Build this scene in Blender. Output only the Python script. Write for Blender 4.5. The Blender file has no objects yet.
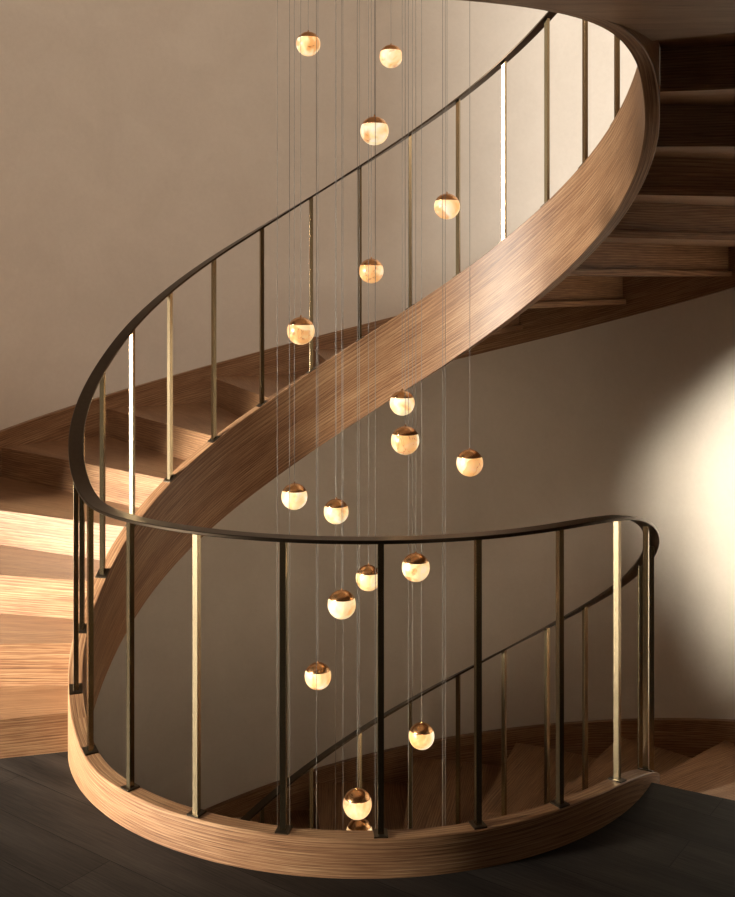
import bpy, math, random
from mathutils import Vector
random.seed(7)
R_=math.radians
COL=bpy.context.scene.collection
sc=bpy.context.scene

# ------------------------------------------------------------------ geometry constants (metres)
RM=1.233                      # radius of rail and balusters
RI,RO=1.204,1.264             # inner / outer face of the inner stringer
RW=3.04                       # inner face of outer stringer
RWALL=3.085                   # wall
T=3.15                        # storey rise
NR=17; HR=T/NR
ZF=-0.154                     # foot of the first riser
ZL=-0.128                     # landing floor
PS0,PS1=75.4,298.0
DPS=(PS1-PS0)/(NR-1)
RAIL=0.958
TT=0.034                      # tread thickness
_tab=[(-30,0),(-15,0),(0,0),(20,0),(40,0),(50,0.0),(57.8,.012),(65,.07),(72.5,.148),(86.7,.295),(100.4,.460),(112.6,.630),(126.2,.808),(139.5,.978),
 (152.9,1.146),(166,1.320),(178.7,1.493),(191.8,1.672),(204.5,1.848),(217.2,2.030),(229.9,2.212),(242.6,2.390),(255.4,2.561),
 (268.4,2.735),(281.4,2.893),(296,3.050),(305,3.112),(312,3.138),(322,3.15),(330,3.15)]
def _lin(a):
    n=math.floor((a+30)/360.0); a-=360*n
    for (x0,y0),(x1,y1) in zip(_tab,_tab[1:]):
        if a<=x1:
            return n*T+y0+(y1-y0)*(a-x0)/(x1-x0)
    return n*T+T
def curb(a):
    s=0;w=0
    for i in range(-8,9):
        k=math.exp(-(i/4.5)**2); s+=k*_lin(a+i*1.3); w+=k
    return s/w
def pt(r,a,z):
    t=R_(a); return (-r*math.sin(t),-r*math.cos(t),z)
def off(r,a,o):
    """point at radius r on the line of angle a, moved o metres towards increasing angle"""
    t=R_(a); return (-r*math.sin(t)-o*math.cos(t), -r*math.cos(t)+o*math.sin(t))

# ------------------------------------------------------------------ helpers
def link(name,verts,faces,mat,parent=None,uvs=None,smooth=False):
    me=bpy.data.meshes.new(name); me.from_pydata(verts,[],faces); me.validate()
    if uvs:
        l=me.uv_layers.new(name='UVMap'); k=0
        for p,f in zip(me.polygons,uvs):
            for li,uv in zip(p.loop_indices,f): l.data[li].uv=uv
    if smooth:
        for p in me.polygons: p.use_smooth=True
    me.materials.append(mat)
    o=bpy.data.objects.new(name,me); COL.objects.link(o)
    if parent: o.parent=parent
    return o
def thing(name,label,cat,loc=(0,0,0),group=None):
    o=bpy.data.objects.new(name,None); COL.objects.link(o); o.location=loc
    o.empty_display_size=.1
    o['label']=label; o['category']=cat
    if group:o['group']=group
    return o
def struct(o): o['kind']='structure'; return o

def sweep(name,a0,a1,prof,mat,parent=None,step=1.5,usc=RM,uoff=0.0,smooth=True):
    """sweep a closed profile (list of (r,z) given the angle) round the axis; every profile edge is its own strip"""
    n=max(2,int(round(abs(a1-a0)/step))); V=[];F=[];U=[]
    A=[a0+(a1-a0)*i/n for i in range(n+1)]
    P=[prof(a) for a in A]; m=len(P[0])
    # arc length with slope
    S=[0]
    for i in range(n):
        da=R_(A[i+1]-A[i])*usc; dz=P[i+1][0][1]-P[i][0][1]; S.append(S[-1]+math.hypot(da,dz))
    sl=[]
    for i in range(n+1):
        j=min(i,n-1); da=R_(A[j+1]-A[j])*usc; dz=P[j+1][0][1]-P[j][0][1]; sl.append(da/math.hypot(da,dz))
    v0=0
    for e in range(m):
        b=len(V); e2=(e+1)%m
        L=math.hypot(P[0][e][0]-P[0][e2][0],P[0][e][1]-P[0][e2][1])
        for i,a in enumerate(A):
            V.append(pt(P[i][e][0],a,P[i][e][1])); V.append(pt(P[i][e2][0],a,P[i][e2][1]))
        for i in range(n):
            F.append((b+2*i,b+2*i+1,b+2*i+3,b+2*i+2))
            U.append([(S[i]+uoff,v0),(S[i]+uoff,v0+L*sl[i]),(S[i+1]+uoff,v0+L*sl[i+1]),(S[i+1]+uoff,v0)])
        v0+=L+.137
    k=len(F)
    for i in (0,n):
        b=len(V)
        for q in P[i]: V.append(pt(q[0],A[i],q[1]))
        f=list(range(b,b+m)); 
        F.append(f if i==n else f[::-1]); U.append([(q[0],q[1]) for q in (P[i] if i==n else P[i][::-1])])
    o=link(name,V,F,mat,parent,U,smooth)
    for p in list(o.data.polygons)[k:]: p.use_smooth=False
    return o
def prism(name,poly,z0,z1,mat,parent=None,ua=0.0,uo=(0,0)):
    """extruded polygon; u runs along direction ua (degrees in plan)"""
    m=len(poly); V=[(x,y,z0) for x,y in poly]+[(x,y,z1) for x,y in poly]
    c,s=math.cos(R_(ua)),math.sin(R_(ua))
    def uv(i):
        x,y,z=V[i]; return (x*c+y*s+uo[0],-x*s+y*c+uo[1])
    F=[list(range(m))[::-1],list(range(m,2*m))]; U=[[uv(i) for i in f] for f in F]
    for i in range(m):
        j=(i+1)%m; f=[i,j,m+j,m+i]; F.append(f)
        (x0,y0),(x1,y1)=poly[i],poly[j]
        al=abs((x1-x0)*c+(y1-y0)*s); L=math.hypot(x1-x0,y1-y0)
        u0,_=uv(i)
        sg=1 if (x1-x0)*c+(y1-y0)*s>=0 else -1
        U.append([(u0,uo[1]+z0+3.3),(u0+sg*L,uo[1]+z0+3.3),(u0+sg*L,uo[1]+z1+3.3),(u0,uo[1]+z1+3.3)])
    return link(name,V,F,mat,parent,U)

# ------------------------------------------------------------------ materials
def newmat(name):
    m=bpy.data.materials.new(name); m.use_nodes=True; nt=m.node_tree
    for n in list(nt.nodes): nt.nodes.remove(n)
    o=nt.nodes.new('ShaderNodeOutputMaterial'); b=nt.nodes.new('ShaderNodeBsdfPrincipled')
    nt.links.new(b.outputs[0],o.inputs[0]); return m,nt,b
class N:
    def __init__(s,nt): s.nt=nt
    def new(s,t,**k):
        n=s.nt.nodes.new(t)
        for a,b in k.items(): setattr(n,a,b)
        return n
    def l(s,a,b): s.nt.links.new(a,b)
    def map(s,src,scale=(1,1,1),loc=(0,0,0),rot=(0,0,0)):
        m=s.new('ShaderNodeMapping'); s.l(src,m.inputs[0]); m.inputs['Scale'].default_value=scale; m.inputs['Location'].default_value=loc; m.inputs['Rotation'].default_value=rot
        return m.outputs[0]
    def noise(s,v,scale=1,detail=3,rough=.5,dist=0):
        n=s.new('ShaderNodeTexNoise'); s.l(v,n.inputs['Vector']); n.inputs['Scale'].default_value=scale; n.inputs['Detail'].default_value=detail; n.inputs['Roughness'].default_value=rough; n.inputs['Distortion'].default_value=dist
        return n.outputs[0]
    def math(s,op,a,b=None,c=None,clamp=False):
        n=s.new('ShaderNodeMath',operation=op); n.use_clamp=clamp
        for i,q in enumerate((a,b,c)):
            if q is None: continue
            if isinstance(q,(int,float)): n.inputs[i].default_value=q
            else: s.l(q,n.inputs[i])
        return n.outputs[0]
    def ramp(s,f,stops):
        r=s.new('ShaderNodeValToRGB'); s.l(f,r.inputs[0]); e=r.color_ramp.elements
        while len(e)<len(stops): e.new(.5)
        for q,(p,c) in zip(e,stops):
            q.position=p; q.color=(*c,1) if len(c)==3 else c
        return r.outputs[0]
    def mix(s,f,a,b,mode='MIX'):
        n=s.new('ShaderNodeMix',data_type='RGBA',blend_type=mode)
        for i,q in ((0,f),(6,a),(7,b)):
            if isinstance(q,(int,float)): n.inputs[i].default_value=q
            elif isinstance(q,tuple): n.inputs[i].default_value=(*q,1)
            else: s.l(q,n.inputs[i])
        return n.outputs[2]
    def bump(s,h,strength,dist,b):
        n=s.new('ShaderNodeBump'); n.inputs['Strength'].default_value=strength; n.inputs['Distance'].default_value=dist; s.l(h,n.inputs['Height']); s.l(n.outputs[0],b.inputs['Normal'])

def wood(name,dark,mid,light,rough=.42,seed=0.0,rand=True):
    m,nt,b=newmat(name); g=N(nt)
    uv=g.new('ShaderNodeUVMap').outputs[0]
    if rand:
        oi=g.new('ShaderNodeObjectInfo'); cb=g.new('ShaderNodeCombineXYZ')
        g.l(g.math('MULTIPLY',oi.outputs['Random'],37.0),cb.inputs[0]); g.l(g.math('MULTIPLY',oi.outputs['Random'],11.0),cb.inputs[1])
        va=g.new('ShaderNodeVectorMath',operation='ADD'); g.l(uv,va.inputs[0]); g.l(cb.outputs[0],va.inputs[1]); uv=va.outputs[0]
    sep=g.new('ShaderNodeSeparateXYZ'); g.l(uv,sep.inputs[0])
    big=g.noise(g.map(uv,(.55,4.2,1),(seed,3.1,0)),1.0,1.5,.4,.12)
    ph=g.math('ADD',g.math('MULTIPLY',sep.outputs[1],72.0),g.math('MULTIPLY',big,11.0))
    fr=g.math('FRACT',ph)
    ring=g.ramp(fr,[(0.0,(.15,.15,.15)),(.2,(.38,.38,.38)),(.6,(.7,.7,.7)),(.9,(.9,.9,.9)),(1.0,(.15,.15,.15))])
    fib=g.noise(g.map(uv,(3.6,380,1),(seed,0,0)),1.0,4,.65)
    pore=g.noise(g.map(uv,(7,520,1),(0,seed,0)),1.0,1,.5)
    tone=g.noise(g.map(uv,(.9,14,1),(0,1.7,0)),1.0,2,.5)
    t=g.math('ADD',g.math('MULTIPLY',ring,.17),g.math('MULTIPLY',fib,.66))
    t=g.math('ADD',t,g.math('MULTIPLY',tone,.20),clamp=True)
    colr=g.ramp(t,[(.37,dark),(.53,mid),(.67,light)])
    pm=g.ramp(pore,[(.33,(.42,.34,.28)),(.46,(1,1,1))])
    colr=g.mix(.75,colr,pm,'MULTIPLY')
    g.l(colr,b.inputs['Base Color'])
    b.inputs['Roughness'].default_value=rough
    b.inputs['Specular IOR Level'].default_value=.35
    g.bump(g.math('ADD',g.math('MULTIPLY',fib,.6),pore),.22,.0012,b)
    return m
WOOD=wood('oak_stain',(.092,.036,.017),(.255,.131,.065),(.43,.275,.155))

def wallmat():
    m,nt,b=newmat('plaster'); g=N(nt); tc=g.new('ShaderNodeTexCoord').outputs['Object']
    a=g.noise(tc,2.2,5,.65,.6); c=g.noise(tc,38,4,.7)
    t=g.math('ADD',g.math('MULTIPLY',a,.65),g.math('MULTIPLY',c,.35))
    g.l(g.ramp(t,[(.3,(.60,.535,.465)),(.7,(.68,.615,.54))]),b.inputs['Base Color'])
    b.inputs['Roughness'].default_value=.85; b.inputs['Specular IOR Level'].default_value=.15
    g.bump(g.math('ADD',a,g.math('MULTIPLY',c,.4)),.25,.006,b); return m
WALL=wallmat()

def floormat():
    m,nt,b=newmat('dark_planks'); g=N(nt); uv=g.new('ShaderNodeTexCoord').outputs['Object']
    ang=R_(35.6)
    v=g.map(uv,(1,1,1),(.017+15.37,1.433+.21*12,0),(0,0,ang))
    br=g.new('ShaderNodeTexBrick'); g.l(v,br.inputs['Vector']); br.offset=.5; br.offset_frequency=2; br.squash=1
    br.inputs['Scale'].default_value=1; br.inputs['Brick Width'].default_value=1.537; br.inputs['Row Height'].default_value=.21
    br.inputs['Mortar Size'].default_value=.0022; br.inputs['Mortar Smooth'].default_value=.3; br.inputs['Bias'].default_value=0
    br.inputs['Color1'].default_value=(.2,.2,.2,1); br.inputs['Color2'].default_value=(.8,.8,.8,1); br.inputs['Mortar'].default_value=(.5,.5,.5,1)
    big=g.noise(g.map(v,(1.3,8,1)),1,3,.5,.4); fib=g.noise(g.map(v,(7,160,1)),1,4,.6)
    t=g.math('ADD',g.math('MULTIPLY',big,.5),g.math('MULTIPLY',fib,.5))
    c=g.ramp(t,[(.36,(.007,.0056,.005)),(.64,(.036,.029,.025))])
    c=g.mix(.35,c,br.outputs['Color'],'OVERLAY')
    c=g.mix(br.outputs['Fac'],c,(.003,.0025,.002))
    g.l(c,b.inputs['Base Color']); b.inputs['Roughness'].default_value=.6; b.inputs['Specular IOR Level'].default_value=.18
    h=g.math('SUBTRACT',g.math('MULTIPLY',fib,.35),g.math('MULTIPLY',br.outputs['Fac'],1.5))
    g.bump(h,.35,.002,b); return m
FLOOR=floormat()
ANR=0.25

def metal(name,col,rough,noise_amt=.1,aniso=0):
    m,nt,b=newmat(name); g=N(nt); tc=g.new('ShaderNodeTexCoord').outputs['Object']
    n=g.noise(g.map(tc,(60,60,4)),1,3,.6)
    g.l(g.ramp(n,[(.3,tuple(c*(1-noise_amt) for c in col)),(.7,tuple(min(1,c*(1+noise_amt)) for c in col))]),b.inputs['Base Color'])
    b.inputs['Metallic'].default_value=1; b.inputs['Roughness'].default_value=rough
    if aniso:
        b.inputs['Anisotropic'].default_value=aniso; b.inputs['Anisotropic Rotation'].default_value=ANR
        tg=g.new('ShaderNodeTangent'); tg.direction_type='RADIAL'; tg.axis='Z'; g.l(tg.outputs[0],b.inputs['Tangent'])
    return m
BRONZE=metal('bronze',(.34,.26,.155),.25,aniso=.6)
RAILM=metal('dark_bronze',(.07,.05,.034),.3)
PLATE=metal('black_bronze',(.07,.055,.04),.4)
BRASS=metal('brushed_brass',(.72,.40,.19),.24)
def cablemat():
    m,nt,b=newmat('cable'); b.inputs['Base Color'].default_value=(.15,.135,.12,1); b.inputs['Roughness'].default_value=.4; b.inputs['Metallic'].default_value=.3; return m
CABLE=cablemat()
def alab():
    m,nt,b=newmat('alabaster'); g=N(nt)
    tc=g.new('ShaderNodeTexCoord').outputs['Object']; oi=g.new('ShaderNodeObjectInfo')
    cb=g.new('ShaderNodeCombineXYZ'); g.l(g.math('MULTIPLY',oi.outputs['Random'],9.0),cb.inputs[0]); g.l(g.math('MULTIPLY',oi.outputs['Random'],23.0),cb.inputs[1])
    va=g.new('ShaderNodeVectorMath',operation='ADD'); g.l(tc,va.inputs[0]); g.l(cb.outputs[0],va.inputs[1]); v=va.outputs[0]
    cloud=g.noise(v,13,3,.55,.8)
    vein=g.noise(v,7,4,.6,1.4)
    line=g.math('ABSOLUTE',g.math('SUBTRACT',vein,.5))
    vl=g.ramp(line,[(0,(1,1,1)),(.018,(0,0,0))])
    patch=g.ramp(g.noise(v,9,2,.5,.5),[(.53,(0,0,0)),(.60,(1,1,1))])
    base=g.ramp(cloud,[(.3,(1.0,.50,.17)),(.5,(1.0,.72,.36)),(.68,(1.0,.86,.62))])
    c=g.mix(g.math('MULTIPLY',patch,.75),base,(.80,.33,.09))
    c=g.mix(g.math('MULTIPLY',g.math('MULTIPLY',vl,patch),.8),c,(.22,.08,.02))
    g.l(g.mix(.6,c,(0,0,0)),b.inputs['Base Color']); g.l(c,b.inputs['Emission Color']); b.inputs['Emission Strength'].default_value=GLOBE
    b.inputs['Roughness'].default_value=.35
    return m
GLOBE=.94
ALAB=alab()

# ------------------------------------------------------------------ the setting
def arcpoly(r,a0,a1,n): return [pt(r,a0+(a1-a0)*i/n,0)[:2] for i in range(n+1)]
XW=RWALL*math.sin(R_(62)); YF=-7.0
def slab(name,z0,z1,mat):
    if name=='ceiling': return slab_part(name,z0,z1,mat)
    inner=arcpoly(RO,-62,78,56)
    p=[pt(RWALL,78,0)[:2]]+arcpoly(RWALL,74,62,4)+[(-XW,YF),(XW,YF)]+[pt(RWALL,-62,0)[:2]]
    poly=inner+p
    # ring quads between inner arc and the outline, so that the top is clean
    outer=[]
    for i in range(57):
        a=-62+140*i/56; t=R_(a); dx,dy=-math.sin(t),-math.cos(t)
        if a>=62 : r=RWALL
        else:
            c=[]
            if abs(dx)>1e-6: c.append(XW/abs(dx))
            if dy<-1e-6: c.append(YF/dy)
            r=min(c)
        outer.append((dx*r,dy*r))
    # corners of the room
    V=[];F=[]
    n=57
    for z in (z0,z1):
        V+=[(x,y,z) for x,y in inner]; V+=[(x,y,z) for x,y in outer]
    for i in range(n-1):
        F.append((2*n+i,2*n+i+1,3*n+i+1,3*n+i)); F.append((i,n+i,n+i+1,i+1))
        F.append((i,i+1,2*n+i+1,2*n+i)); F.append((n+i,3*n+i,3*n+i+1,n+i+1))
    F.append((0,2*n,3*n,n)); F.append((n-1,2*n-1,4*n-1,3*n-1))
    # small triangles filling the two front corners
    for sx in (-1,1):
        best=[i for i in range(n-1) if (outer[i][0]*sx>0 and abs(abs(outer[i][0])-XW)<1e-4)!=(outer[i+1][0]*sx>0 and abs(abs(outer[i+1][0])-XW)<1e-4) and min(outer[i][1],outer[i+1][1])<-4]
        for i in best:
            b=len(V); V.append((sx*XW,YF,z0)); V.append((sx*XW,YF,z1))
            F.append((n+i,n+i+1,b)); F.append((3*n+i,3*n+i+1,b+1))
    uv=[[(V[k][0],V[k][1]) for k in f] for f in F]
    return struct(link(name,V,F,mat,None,uv))
def slab_part(name,z0,z1,mat):
    inner=arcpoly(RO,-62,UP_END,40); x=inner[-1][0]
    poly=inner+[(x,-1.3),(-XW,-1.3),(-XW,YF),(XW,YF),pt(RWALL,-62,0)[:2]]
    return struct(prism(name,poly[::-1],z0,z1,mat,None,ua=0))
UP_END=6
slab('floor',ZL-.27,ZL,FLOOR)
slab('ceiling',ZF+T-.25,ZF+T,WOOD)
o=struct(prism('floor',[(-3.4,YF),(3.4,YF),(3.4,3.4),(-3.4,3.4)],ZF-T-.1,ZF-T,FLOOR))
o=struct(prism('ceiling',[(-3.4,YF),(3.4,YF),(3.4,3.4),(-3.4,3.4)],6.1,6.2,WALL))

def curved_wall(name,a0,a1,z0,z1):
    n=int(abs(a1-a0)/1.5)+1
    return struct(sweep(name,a0,a1,lambda a:[(RWALL,z0),(RWALL,z1),(RWALL+.12,z1),(RWALL+.12,z0)],WALL,None,(a1-a0)/n))
WIN_A,WIN_B,WIN_T,WIN_Z=108,124,2.05,ZF-.27
WIN_C=88
def wall_back():
    # cylinder with an opening in its left side: one mesh out of strips of cells
    zs=[ZF-T-.1,WIN_Z,WIN_T,6.1]; V=[];F=[]
    def cell(a0,a1,z0,z1):
        n=max(1,int(round((a1-a0)/2)))
        for rr,flip in ((RWALL,0),(RWALL+.12,1)):
            for i in range(n):
                A=a0+(a1-a0)*i/n; B=a0+(a1-a0)*(i+1)/n; b=len(V)
                V.extend([pt(rr,A,z0),pt(rr,B,z0),pt(rr,B,z1),pt(rr,A,z1)])
                F.append((b,b+1,b+2,b+3) if flip else (b+3,b+2,b+1,b))
        for a in (a0,a1):
            b=len(V); V.extend([pt(RWALL,a,z0),pt(RWALL+.12,a,z0),pt(RWALL+.12,a,z1),pt(RWALL,a,z1)]); F.append((b,b+1,b+2,b+3))
        for z in (z0,z1):
            for i in range(n):
                A=a0+(a1-a0)*i/n; B=a0+(a1-a0)*(i+1)/n; b=len(V)
                V.extend([pt(RWALL,A,z),pt(RWALL+.12,A,z),pt(RWALL+.12,B,z),pt(RWALL,B,z)]); F.append((b,b+1,b+2,b+3))
    cell(62,298,zs[0],zs[1]); cell(WIN_A,298,zs[1],zs[2])
    for i in range(10):
        a=WIN_C+2*i; cell(a,a+2,1.9-.165*i,zs[2])
    for i in range(15):
        a=78+2*i; cell(a,a+2,zs[1],curb(a)-.02); cell(WIN_B,298,zs[2],zs[3])
    import bmesh
    o=link('wall_back',V,F,WALL); bm=bmesh.new(); bm.from_mesh(o.data); bmesh.ops.remove_doubles(bm,verts=bm.verts,dist=1e-4)
    for f in bm.faces:
        nz=abs(f.normal.z); f.smooth=nz<.5
    for e in bm.edges:
        if len(e.link_faces)!=2 or e.calc_face_angle(0)>.6: e.smooth=False
    bm.to_mesh(o.data); bm.free(); return struct(o)
wall_back()
struct(prism('wall_right',[(XW,YF),(XW+.12,YF),(XW+.12,-RWALL*math.cos(R_(62))),(XW,-RWALL*math.cos(R_(62)))],ZF-T-.1,6.1,WALL))
struct(prism('wall_left',[(-XW-.12,YF),(-XW,YF),(-XW,-RWALL*math.cos(R_(62))),(-XW-.12,-RWALL*math.cos(R_(62)))],ZF-T-.1,WIN_Z,WALL))
struct(prism('wall_left',[(-XW-.12,YF),(-XW,YF),(-XW,-2.35),(-XW-.12,-2.35)],WIN_Z,6.1,WALL))
struct(prism('wall_left',[(-XW-.12,-2.35),(-XW,-2.35),(-XW,-1.55),(-XW-.12,-1.55)],2.05,6.1,WALL))
struct(prism('wall_front',[(-XW-.12,YF-.12),(XW+.12,YF-.12),(XW+.12,YF),(-XW-.12,YF)],ZF-T-.1,ZF-.27,WALL))

# ------------------------------------------------------------------ stairs
def box_prof(r0,r1,top,bot,c=.003):
    return lambda a:[(r0,bot(a)+c),(r0,top(a)-c),(r0+c,top(a)),(r1-c,top(a)),(r1,top(a)-c),(r1,bot(a)+c),(r1-c,bot(a)),(r0+c,bot(a))]
def ease(a):                       # depth of the stringer board
    a=(a+62)%360
    d=min(a-8,368-a) if 0 else 0
    t=1.0 if a<110 else 0.0
    if a>345: t=(a-345)/15.0
    elif 110<=a<128: t=1-(a-110)/18.0
    t=t*t*(3-2*t)
    return .445-.048*t
def bot(a): return curb(a)-ease(a)
def flight(n,label):
    """n=0 the flight that climbs from this landing, n=-1 the one below"""
    da=360*n; dz=T*n
    root=thing('stair_flight',label,'staircase',(0,0,ZF+dz))
    S=[]
    S.append(sweep('inner_stringer',66+da,303+da,box_prof(RI,RO,curb,bot),WOOD,root,uoff=66/57.3*RM))
    S.append(sweep('outer_stringer',64+da,305+da,box_prof(RW,RW+.044,curb,lambda a:curb(a)-.425,.002),WOOD,root,usc=RW))
    for k in range(1,NR+1):
        a=PS0+DPS*(k-1)+da; z=ZF+HR*k+dz; zb=z-HR
        ri,ro=RO+.0005,RW-.0005
        # riser board
        p=[off(ri,a,0),off(ro,a,0),off(ro,a,.022),off(ri,a,.022)]
        S.append(prism('riser',p,zb,(z-TT) if k<NR else z-.001,WOOD,root,ua=-90-a+(180 if k%2 else 0)))
        if k<NR:
            a2=a+DPS; m=10
            inner=[]; 
            def ang(o_,r): return math.degrees(o_/r)
            e_i=ang(.046,ri); e_o=ang(.046,ro)
            inn=[pt(ri,a+(a2+e_i-a)*i/m,0)[:2] for i in range(m+1)]
            out=[pt(ro,a+(a2+e_o-a)*i/m,0)[:2] for i in range(m+1)]
            S.append(prism('tread',inn+out[::-1],z-TT,z,WOOD,root,ua=-90-a-DPS/2,uo=(0,k*.37)))
    for o in S: o.location=(0,0,-(ZF+dz))
    return root
flight(0,'curved wooden stair flight climbing from the dark landing round the back wall and overhead')
flight(-1,'curved wooden stair flight sinking below the landing on the right, seen through the front railing')

# landing curb: the same board running level round the edge of the well, at this landing and the one above
for n,lab in ((0,'curved wooden curb round the edge of the dark landing, carrying the front balusters'),
              (1,'curved wooden curb of the upper landing crossing the top right overhead')):
    c=sweep('landing_curb',-57+360*n,(66 if n==0 else 366),box_prof(RI,RO,curb,bot),WOOD,None,uoff=(-57 if n==0 else 303)/57.3*RM)
    c['label']=lab; c['category']='curb'

# ------------------------------------------------------------------ balustrade
BAL=[-78.6,-64.0,-49.2,-33.6,-18.1,-2.7,12.3,27.4,42.6,57.8,72.5,86.7,100.2,113.1,126.2,139.5,152.9,166.0,178.7,191.8,204.5,217.2,229.9,242.6,255.4,268.5]
balu=thing('balustrade','continuous dark bronze balustrade with flat handrail and slim square balusters spiralling up the stair','railing',(0,0,ZF))
RT=.0125; RWD=.030
rail=sweep('handrail',-300,366,lambda a:[(RM-RWD,curb(a)+RAIL+.002),(RM-RWD,curb(a)+RAIL+RT-.002),(RM-RWD+.002,curb(a)+RAIL+RT),(RM+RWD-.002,curb(a)+RAIL+RT),(RM+RWD,curb(a)+RAIL+RT-.002),(RM+RWD,curb(a)+RAIL+.002),(RM+RWD-.002,curb(a)+RAIL),(RM-RWD+.002,curb(a)+RAIL)],RAILM,balu)
rail.location=(0,0,-ZF)
def box_mesh(name,sx,sy,z0,z1,dz=0.0,c=.0004,mat=None):
    """upright bar, chamfered edges, ends sheared to follow the slope (dz per metre along y)"""
    P=[(-sx+c,-sy),(sx-c,-sy),(sx,-sy+c),(sx,sy-c),(sx-c,sy),(-sx+c,sy),(-sx,sy-c),(-sx,-sy+c)]
    V=[(x,y,z0+dz*y) for x,y in P]+[(x,y,z1+dz*y) for x,y in P]
    F=[tuple(range(8))[::-1],tuple(range(8,16))]+[(i,(i+1)%8,8+(i+1)%8,8+i) for i in range(8)]
    me=bpy.data.meshes.new(name); me.from_pydata(V,[],F); me.materials.append(mat); return me
cache={}
for t_ in (-1,0):
    for b in BAL:
        a=b+360*t_
        if a<-290: continue
        place=[a]
        for a in place:
            z=curb(a); s=(curb(a+1)-curb(a-1))/(R_(2)*RM); key=round(s,3)
            if key not in cache:
                cache[key]=(box_mesh('baluster',.0102,.0102,.003,RAIL,key,mat=BRONZE),box_mesh('base_plate',.026,.023,.0,.005,key,mat=PLATE))
            x,y,_=pt(RM,a,0)
            o=bpy.data.objects.new('baluster',cache[key][0]); COL.objects.link(o); o.parent=balu
            o.location=(x,y,z-ZF); o.rotation_euler=(0,0,math.atan2(math.sin(R_(a)),-math.cos(R_(a)))-math.pi/2)
            q=bpy.data.objects.new('base_plate',cache[key][1]); COL.objects.link(q); q.parent=o
for b in (-78.6,-64,-49.2,-33.6,-18.1,-2.7):
    a=b+360
    z=curb(a); s=(curb(a+1)-curb(a-1))/(R_(2)*RM); key=round(s,3)
    if key not in cache: cache[key]=(box_mesh('baluster',.0102,.0102,.003,RAIL,key,mat=BRONZE),box_mesh('base_plate',.026,.023,.0,.005,key,mat=PLATE))
    x,y,_=pt(RM,a,0)
    o=bpy.data.objects.new('baluster',cache[key][0]); COL.objects.link(o); o.parent=balu
    o.location=(x,y,z-ZF); o.rotation_euler=(0,0,math.atan2(math.sin(R_(a)),-math.cos(R_(a)))-math.pi/2)
    q=bpy.data.objects.new('base_plate',cache[key][1]); COL.objects.link(q); q.parent=o

# ------------------------------------------------------------------ pendants
GR=.0575; HC=.46*GR
def lathe(name,prof,mat,seg=40):
    V=[];F=[]
    for r,z in prof:
        for i in range(seg):
            t=2*math.pi*i/seg; V.append((r*math.cos(t),r*math.sin(t),z))
    for j in range(len(prof)-1):
        for i in range(seg):
            k=(i+1)%seg; F.append((j*seg+i,j*seg+k,(j+1)*seg+k,(j+1)*seg+i))
    F.append(tuple(range(seg))[::-1]); F.append(tuple(range((len(prof)-1)*seg,len(prof)*seg)))
    me=bpy.data.meshes.new(name); me.from_pydata(V,[],F); me.materials.append(mat)
    for p in me.polygons: p.use_smooth=len(p.vertices)==4
    return me
t0=math.asin(HC/GR)
globe_me=lathe('globe',[(GR*math.cos(t),GR*math.sin(t)) for t in [-math.pi/2+.03+(t0+math.pi/2-.03)*i/26 for i in range(27)]],ALAB)
cp=[(GR*1.0*math.cos(t0)-.001,HC),(GR*1.022*math.cos(t0),HC+.0003)]
cp+=[(GR*1.022*math.cos(t),GR*1.022*math.sin(t)) for t in [t0+.03+(math.pi/2-.06-t0-.03)*i/16 for i in range(17)]]
cp+=[(.0032,GR*1.022+.0002),(.0030,GR*1.022+.007),(.0014,GR*1.022+.008)]
cap_me=lathe('cap',cp,BRASS)
ZTOP=6.1
F_,CX,CY,D_,H_,A_=1069.0,367.5,283.0,4.737,1.808,.0148
# pixel size on the photo gave each distance; the list keeps x of cable, height of globe, distance
def world(px,py,d): return (A_+(px-CX)/F_*d, d-D_, H_-(py-CY)/F_*d)
PEND=[ # px, py, distance, label
(308.3,44,5.12,'small glowing alabaster globe pendant with brass cap, highest left of all'),
(391,56.5,5.35,'glowing alabaster globe pendant, highest one right of centre, near the top edge'),
(374.5,131,4.34,'glowing alabaster globe pendant with an amber patch, against the wall above the upper handrail'),
(447,206.5,4.78,'glowing alabaster globe pendant just below the upper handrail, beside the brown baluster'),
(371.3,271,5.02,'glowing alabaster globe pendant against the wall, overlapping a dark upper baluster'),
(300.8,331,4.46,'glowing alabaster globe pendant in front of the dark upper baluster above the stringer'),
(402.2,403,4.95,'glowing alabaster globe pendant just under the wide stringer, the upper of a close pair'),
(405.2,440.5,4.36,'glowing alabaster globe pendant with brown mark, the lower of the close pair under the stringer'),
(469.8,463,4.62,'glowing alabaster globe pendant furthest right, hanging alone before the shaded wall'),
(294.4,496.5,4.75,'glowing alabaster globe pendant furthest left, just above the front handrail'),
(336.2,511.5,4.98,'glowing alabaster globe pendant just above the front handrail, right of the leftmost globe'),
(415.8,567.5,4.4,'glowing alabaster globe pendant just below the front handrail, right of the central baluster'),
(368.5,578,4.85,'glowing alabaster globe pendant half tucked against the left side of the central front baluster'),
(341.8,604.5,4.36,'glowing alabaster globe pendant below the front handrail, between two front balusters left of centre'),
(318,676,4.66,'glowing alabaster globe pendant low between the front balusters, above the descending handrail'),
(421.6,736,4.8,'glowing alabaster globe pendant low on the right, below the descending handrail'),
(357.4,804,4.28,'glowing alabaster globe pendant lowest in full view, just above the landing curb'),
(359.3,832,4.74,'glowing alabaster globe pendant half hidden behind the landing curb, under another globe'),
]
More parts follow.
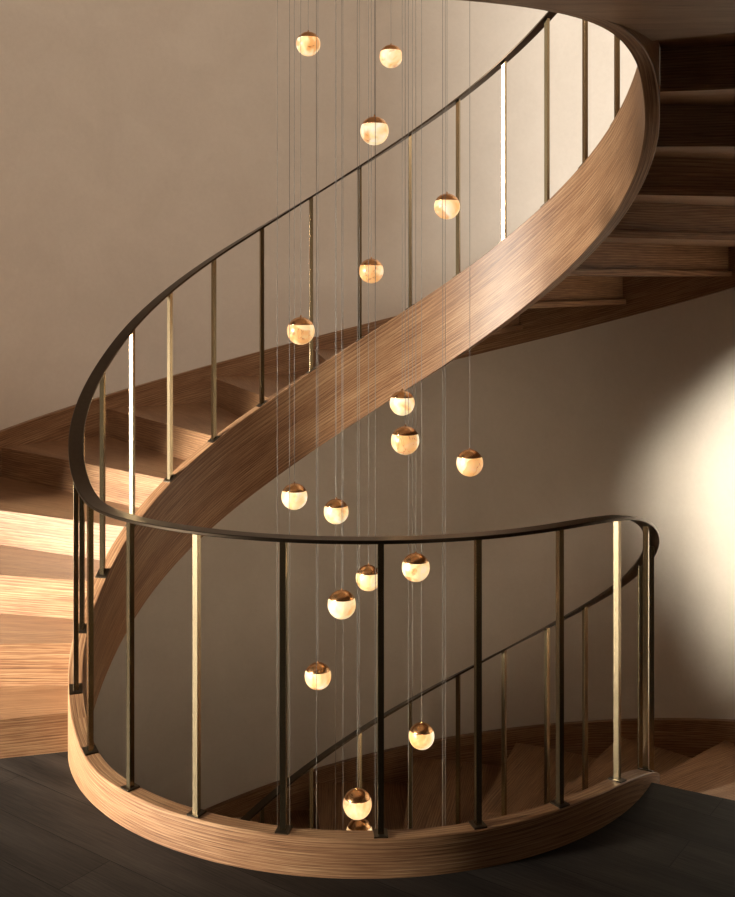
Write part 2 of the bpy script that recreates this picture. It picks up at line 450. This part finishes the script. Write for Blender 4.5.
DEEP=[(277.3,4.62,-1.15,'thin pendant cable, leftmost of all the hanging cables, running down past the curb'),
(289.6,4.18,-1.6,'thin pendant cable passing left of the leftmost globe and on behind the curb'),
(316.4,4.05,-2.1,'thin pendant cable passing before the highest left globe and down behind the curb'),
(335.5,5.28,-1.4,'thin pendant cable behind the globe right of the leftmost one, running down behind the curb'),
(343.0,4.55,-1.9,'thin pendant cable running down right of centre-left front baluster to behind the curb'),
(375.3,4.02,-1.3,'thin pendant cable just left of the central front baluster, running down behind the curb'),
(408.4,4.62,-1.75,'thin pendant cable, left one of the close pair right of the central baluster'),
(412.4,5.15,-2.2,'thin pendant cable, right one of the close pair right of the central baluster'),
(442.7,4.3,-1.2,'thin pendant cable, left one of the close pair before the globe below the upper handrail'),
(445.3,4.7,-1.7,'thin pendant cable, right one of the close pair before the globe below the upper handrail')]
for i,(x,y,z,lab) in enumerate([(*world(px,py,d),l) for px,py,d,l in PEND]+[(world(px,0,d)[0],world(px,0,d)[1],z,l) for px,d,z,l in DEEP]):
    r=thing('pendant_light',lab,'pendant lamp',(x,y,z),'alabaster globe pendants hanging in the stair well')
    g=bpy.data.objects.new('globe',globe_me); COL.objects.link(g); g.parent=r; g.rotation_euler=(0,0,i*1.7)
    c=bpy.data.objects.new('cap',cap_me); COL.objects.link(c); c.parent=r
    zt=ZTOP-z; z0=GR*1.022+.008
    cr=.00105; V=[];seg=6
    for zz in (z0,zt):
        V+=[(cr*math.cos(2*math.pi*k/seg),cr*math.sin(2*math.pi*k/seg),zz) for k in range(seg)]
    link('cable',V,[(k,(k+1)%seg,seg+(k+1)%seg,seg+k) for k in range(seg)],CABLE,r,smooth=True)

# ------------------------------------------------------------------ light
def sun(direction,strength,color,angle):
    l=bpy.data.lights.new('sun','SUN'); l.energy=strength; l.color=color; l.angle=R_(angle)
    o=bpy.data.objects.new('sun',l); COL.objects.link(o)
    o.rotation_euler=Vector(direction).to_track_quat('-Z','Y').to_euler(); return o
sun((.935,.355,-.04),3.7,(1,.97,.89),13)
w=bpy.data.worlds.new('world'); sc.world=w; w.use_nodes=True
nt=w.node_tree; g=N(nt); bg=nt.nodes['Background']
tc=g.new('ShaderNodeTexCoord').outputs['Generated']
dp=g.new('ShaderNodeVectorMath',operation='DOT_PRODUCT'); g.l(tc,dp.inputs[0]); dp.inputs[1].default_value=(-.93,-.34,.10)
g.l(g.ramp(dp.outputs['Value'],[(0.45,(.085,.057,.037)),(.86,(.09,.07,.05)),(.93,(.45,.4,.3)),(.97,(1.2,1.05,.82)),(1.0,(2.6,2.35,1.8))]),bg.inputs[0])
sp=g.new('ShaderNodeSeparateXYZ'); g.l(tc,sp.inputs[0])
mr=g.new('ShaderNodeMapRange'); g.l(sp.outputs[2],mr.inputs[0]); mr.inputs[1].default_value=-.06; mr.inputs[2].default_value=.03; mr.inputs[3].default_value=.15; mr.inputs[4].default_value=1.0
g.l(mr.outputs[0],bg.inputs[1])          # dark ground below the horizon
def area(loc,aim,sx,sy,watts,color,spread=180):
    l=bpy.data.lights.new('fill_light','AREA'); l.shape='RECTANGLE'; l.size=sx; l.size_y=sy; l.energy=watts; l.color=color; l.spread=R_(spread)
    o=bpy.data.objects.new('fill_light',l); COL.objects.link(o); o.location=loc
    o.rotation_euler=(Vector(aim)-Vector(loc)).to_track_quat('-Z','Y').to_euler(); return o
area((-1.9,-5.0,5.5),(0,3.0,2.4),2.4,1.2,235,(1,.85,.70))  # added fill for the upper back wall, no actual lamp hangs there
area((-8,-3.1,1.9),(-1.45,.05,.1),1.9,1.9,142,(1,.92,.76),30)  # added light outside the left opening, brightens the lower risers and curb
area((.2,-2.3,-1.05),(-.5,3.0,.75),1.4,.5,7,(1,.76,.52),64)  # unseen fill added under the landing to lift the lower back wall

# ------------------------------------------------------------------ camera
cam=bpy.data.cameras.new('camera'); co=bpy.data.objects.new('camera',cam); COL.objects.link(co)
co.location=(A_,-D_,H_); co.rotation_euler=(R_(90),0,0)
cam.sensor_fit='HORIZONTAL'; cam.sensor_width=36; cam.lens=F_/735*36; cam.shift_y=-(448.5-CY)/735
cam.clip_start=.05
sc.camera=co
vs=sc.view_settings; vs.view_transform='Standard'; vs.look='None'; vs.gamma=1; vs.exposure=0; vs.use_curve_mapping=False
sc.cycles.max_bounces=8; sc.cycles.diffuse_bounces=5
sc.cycles.use_denoising=True
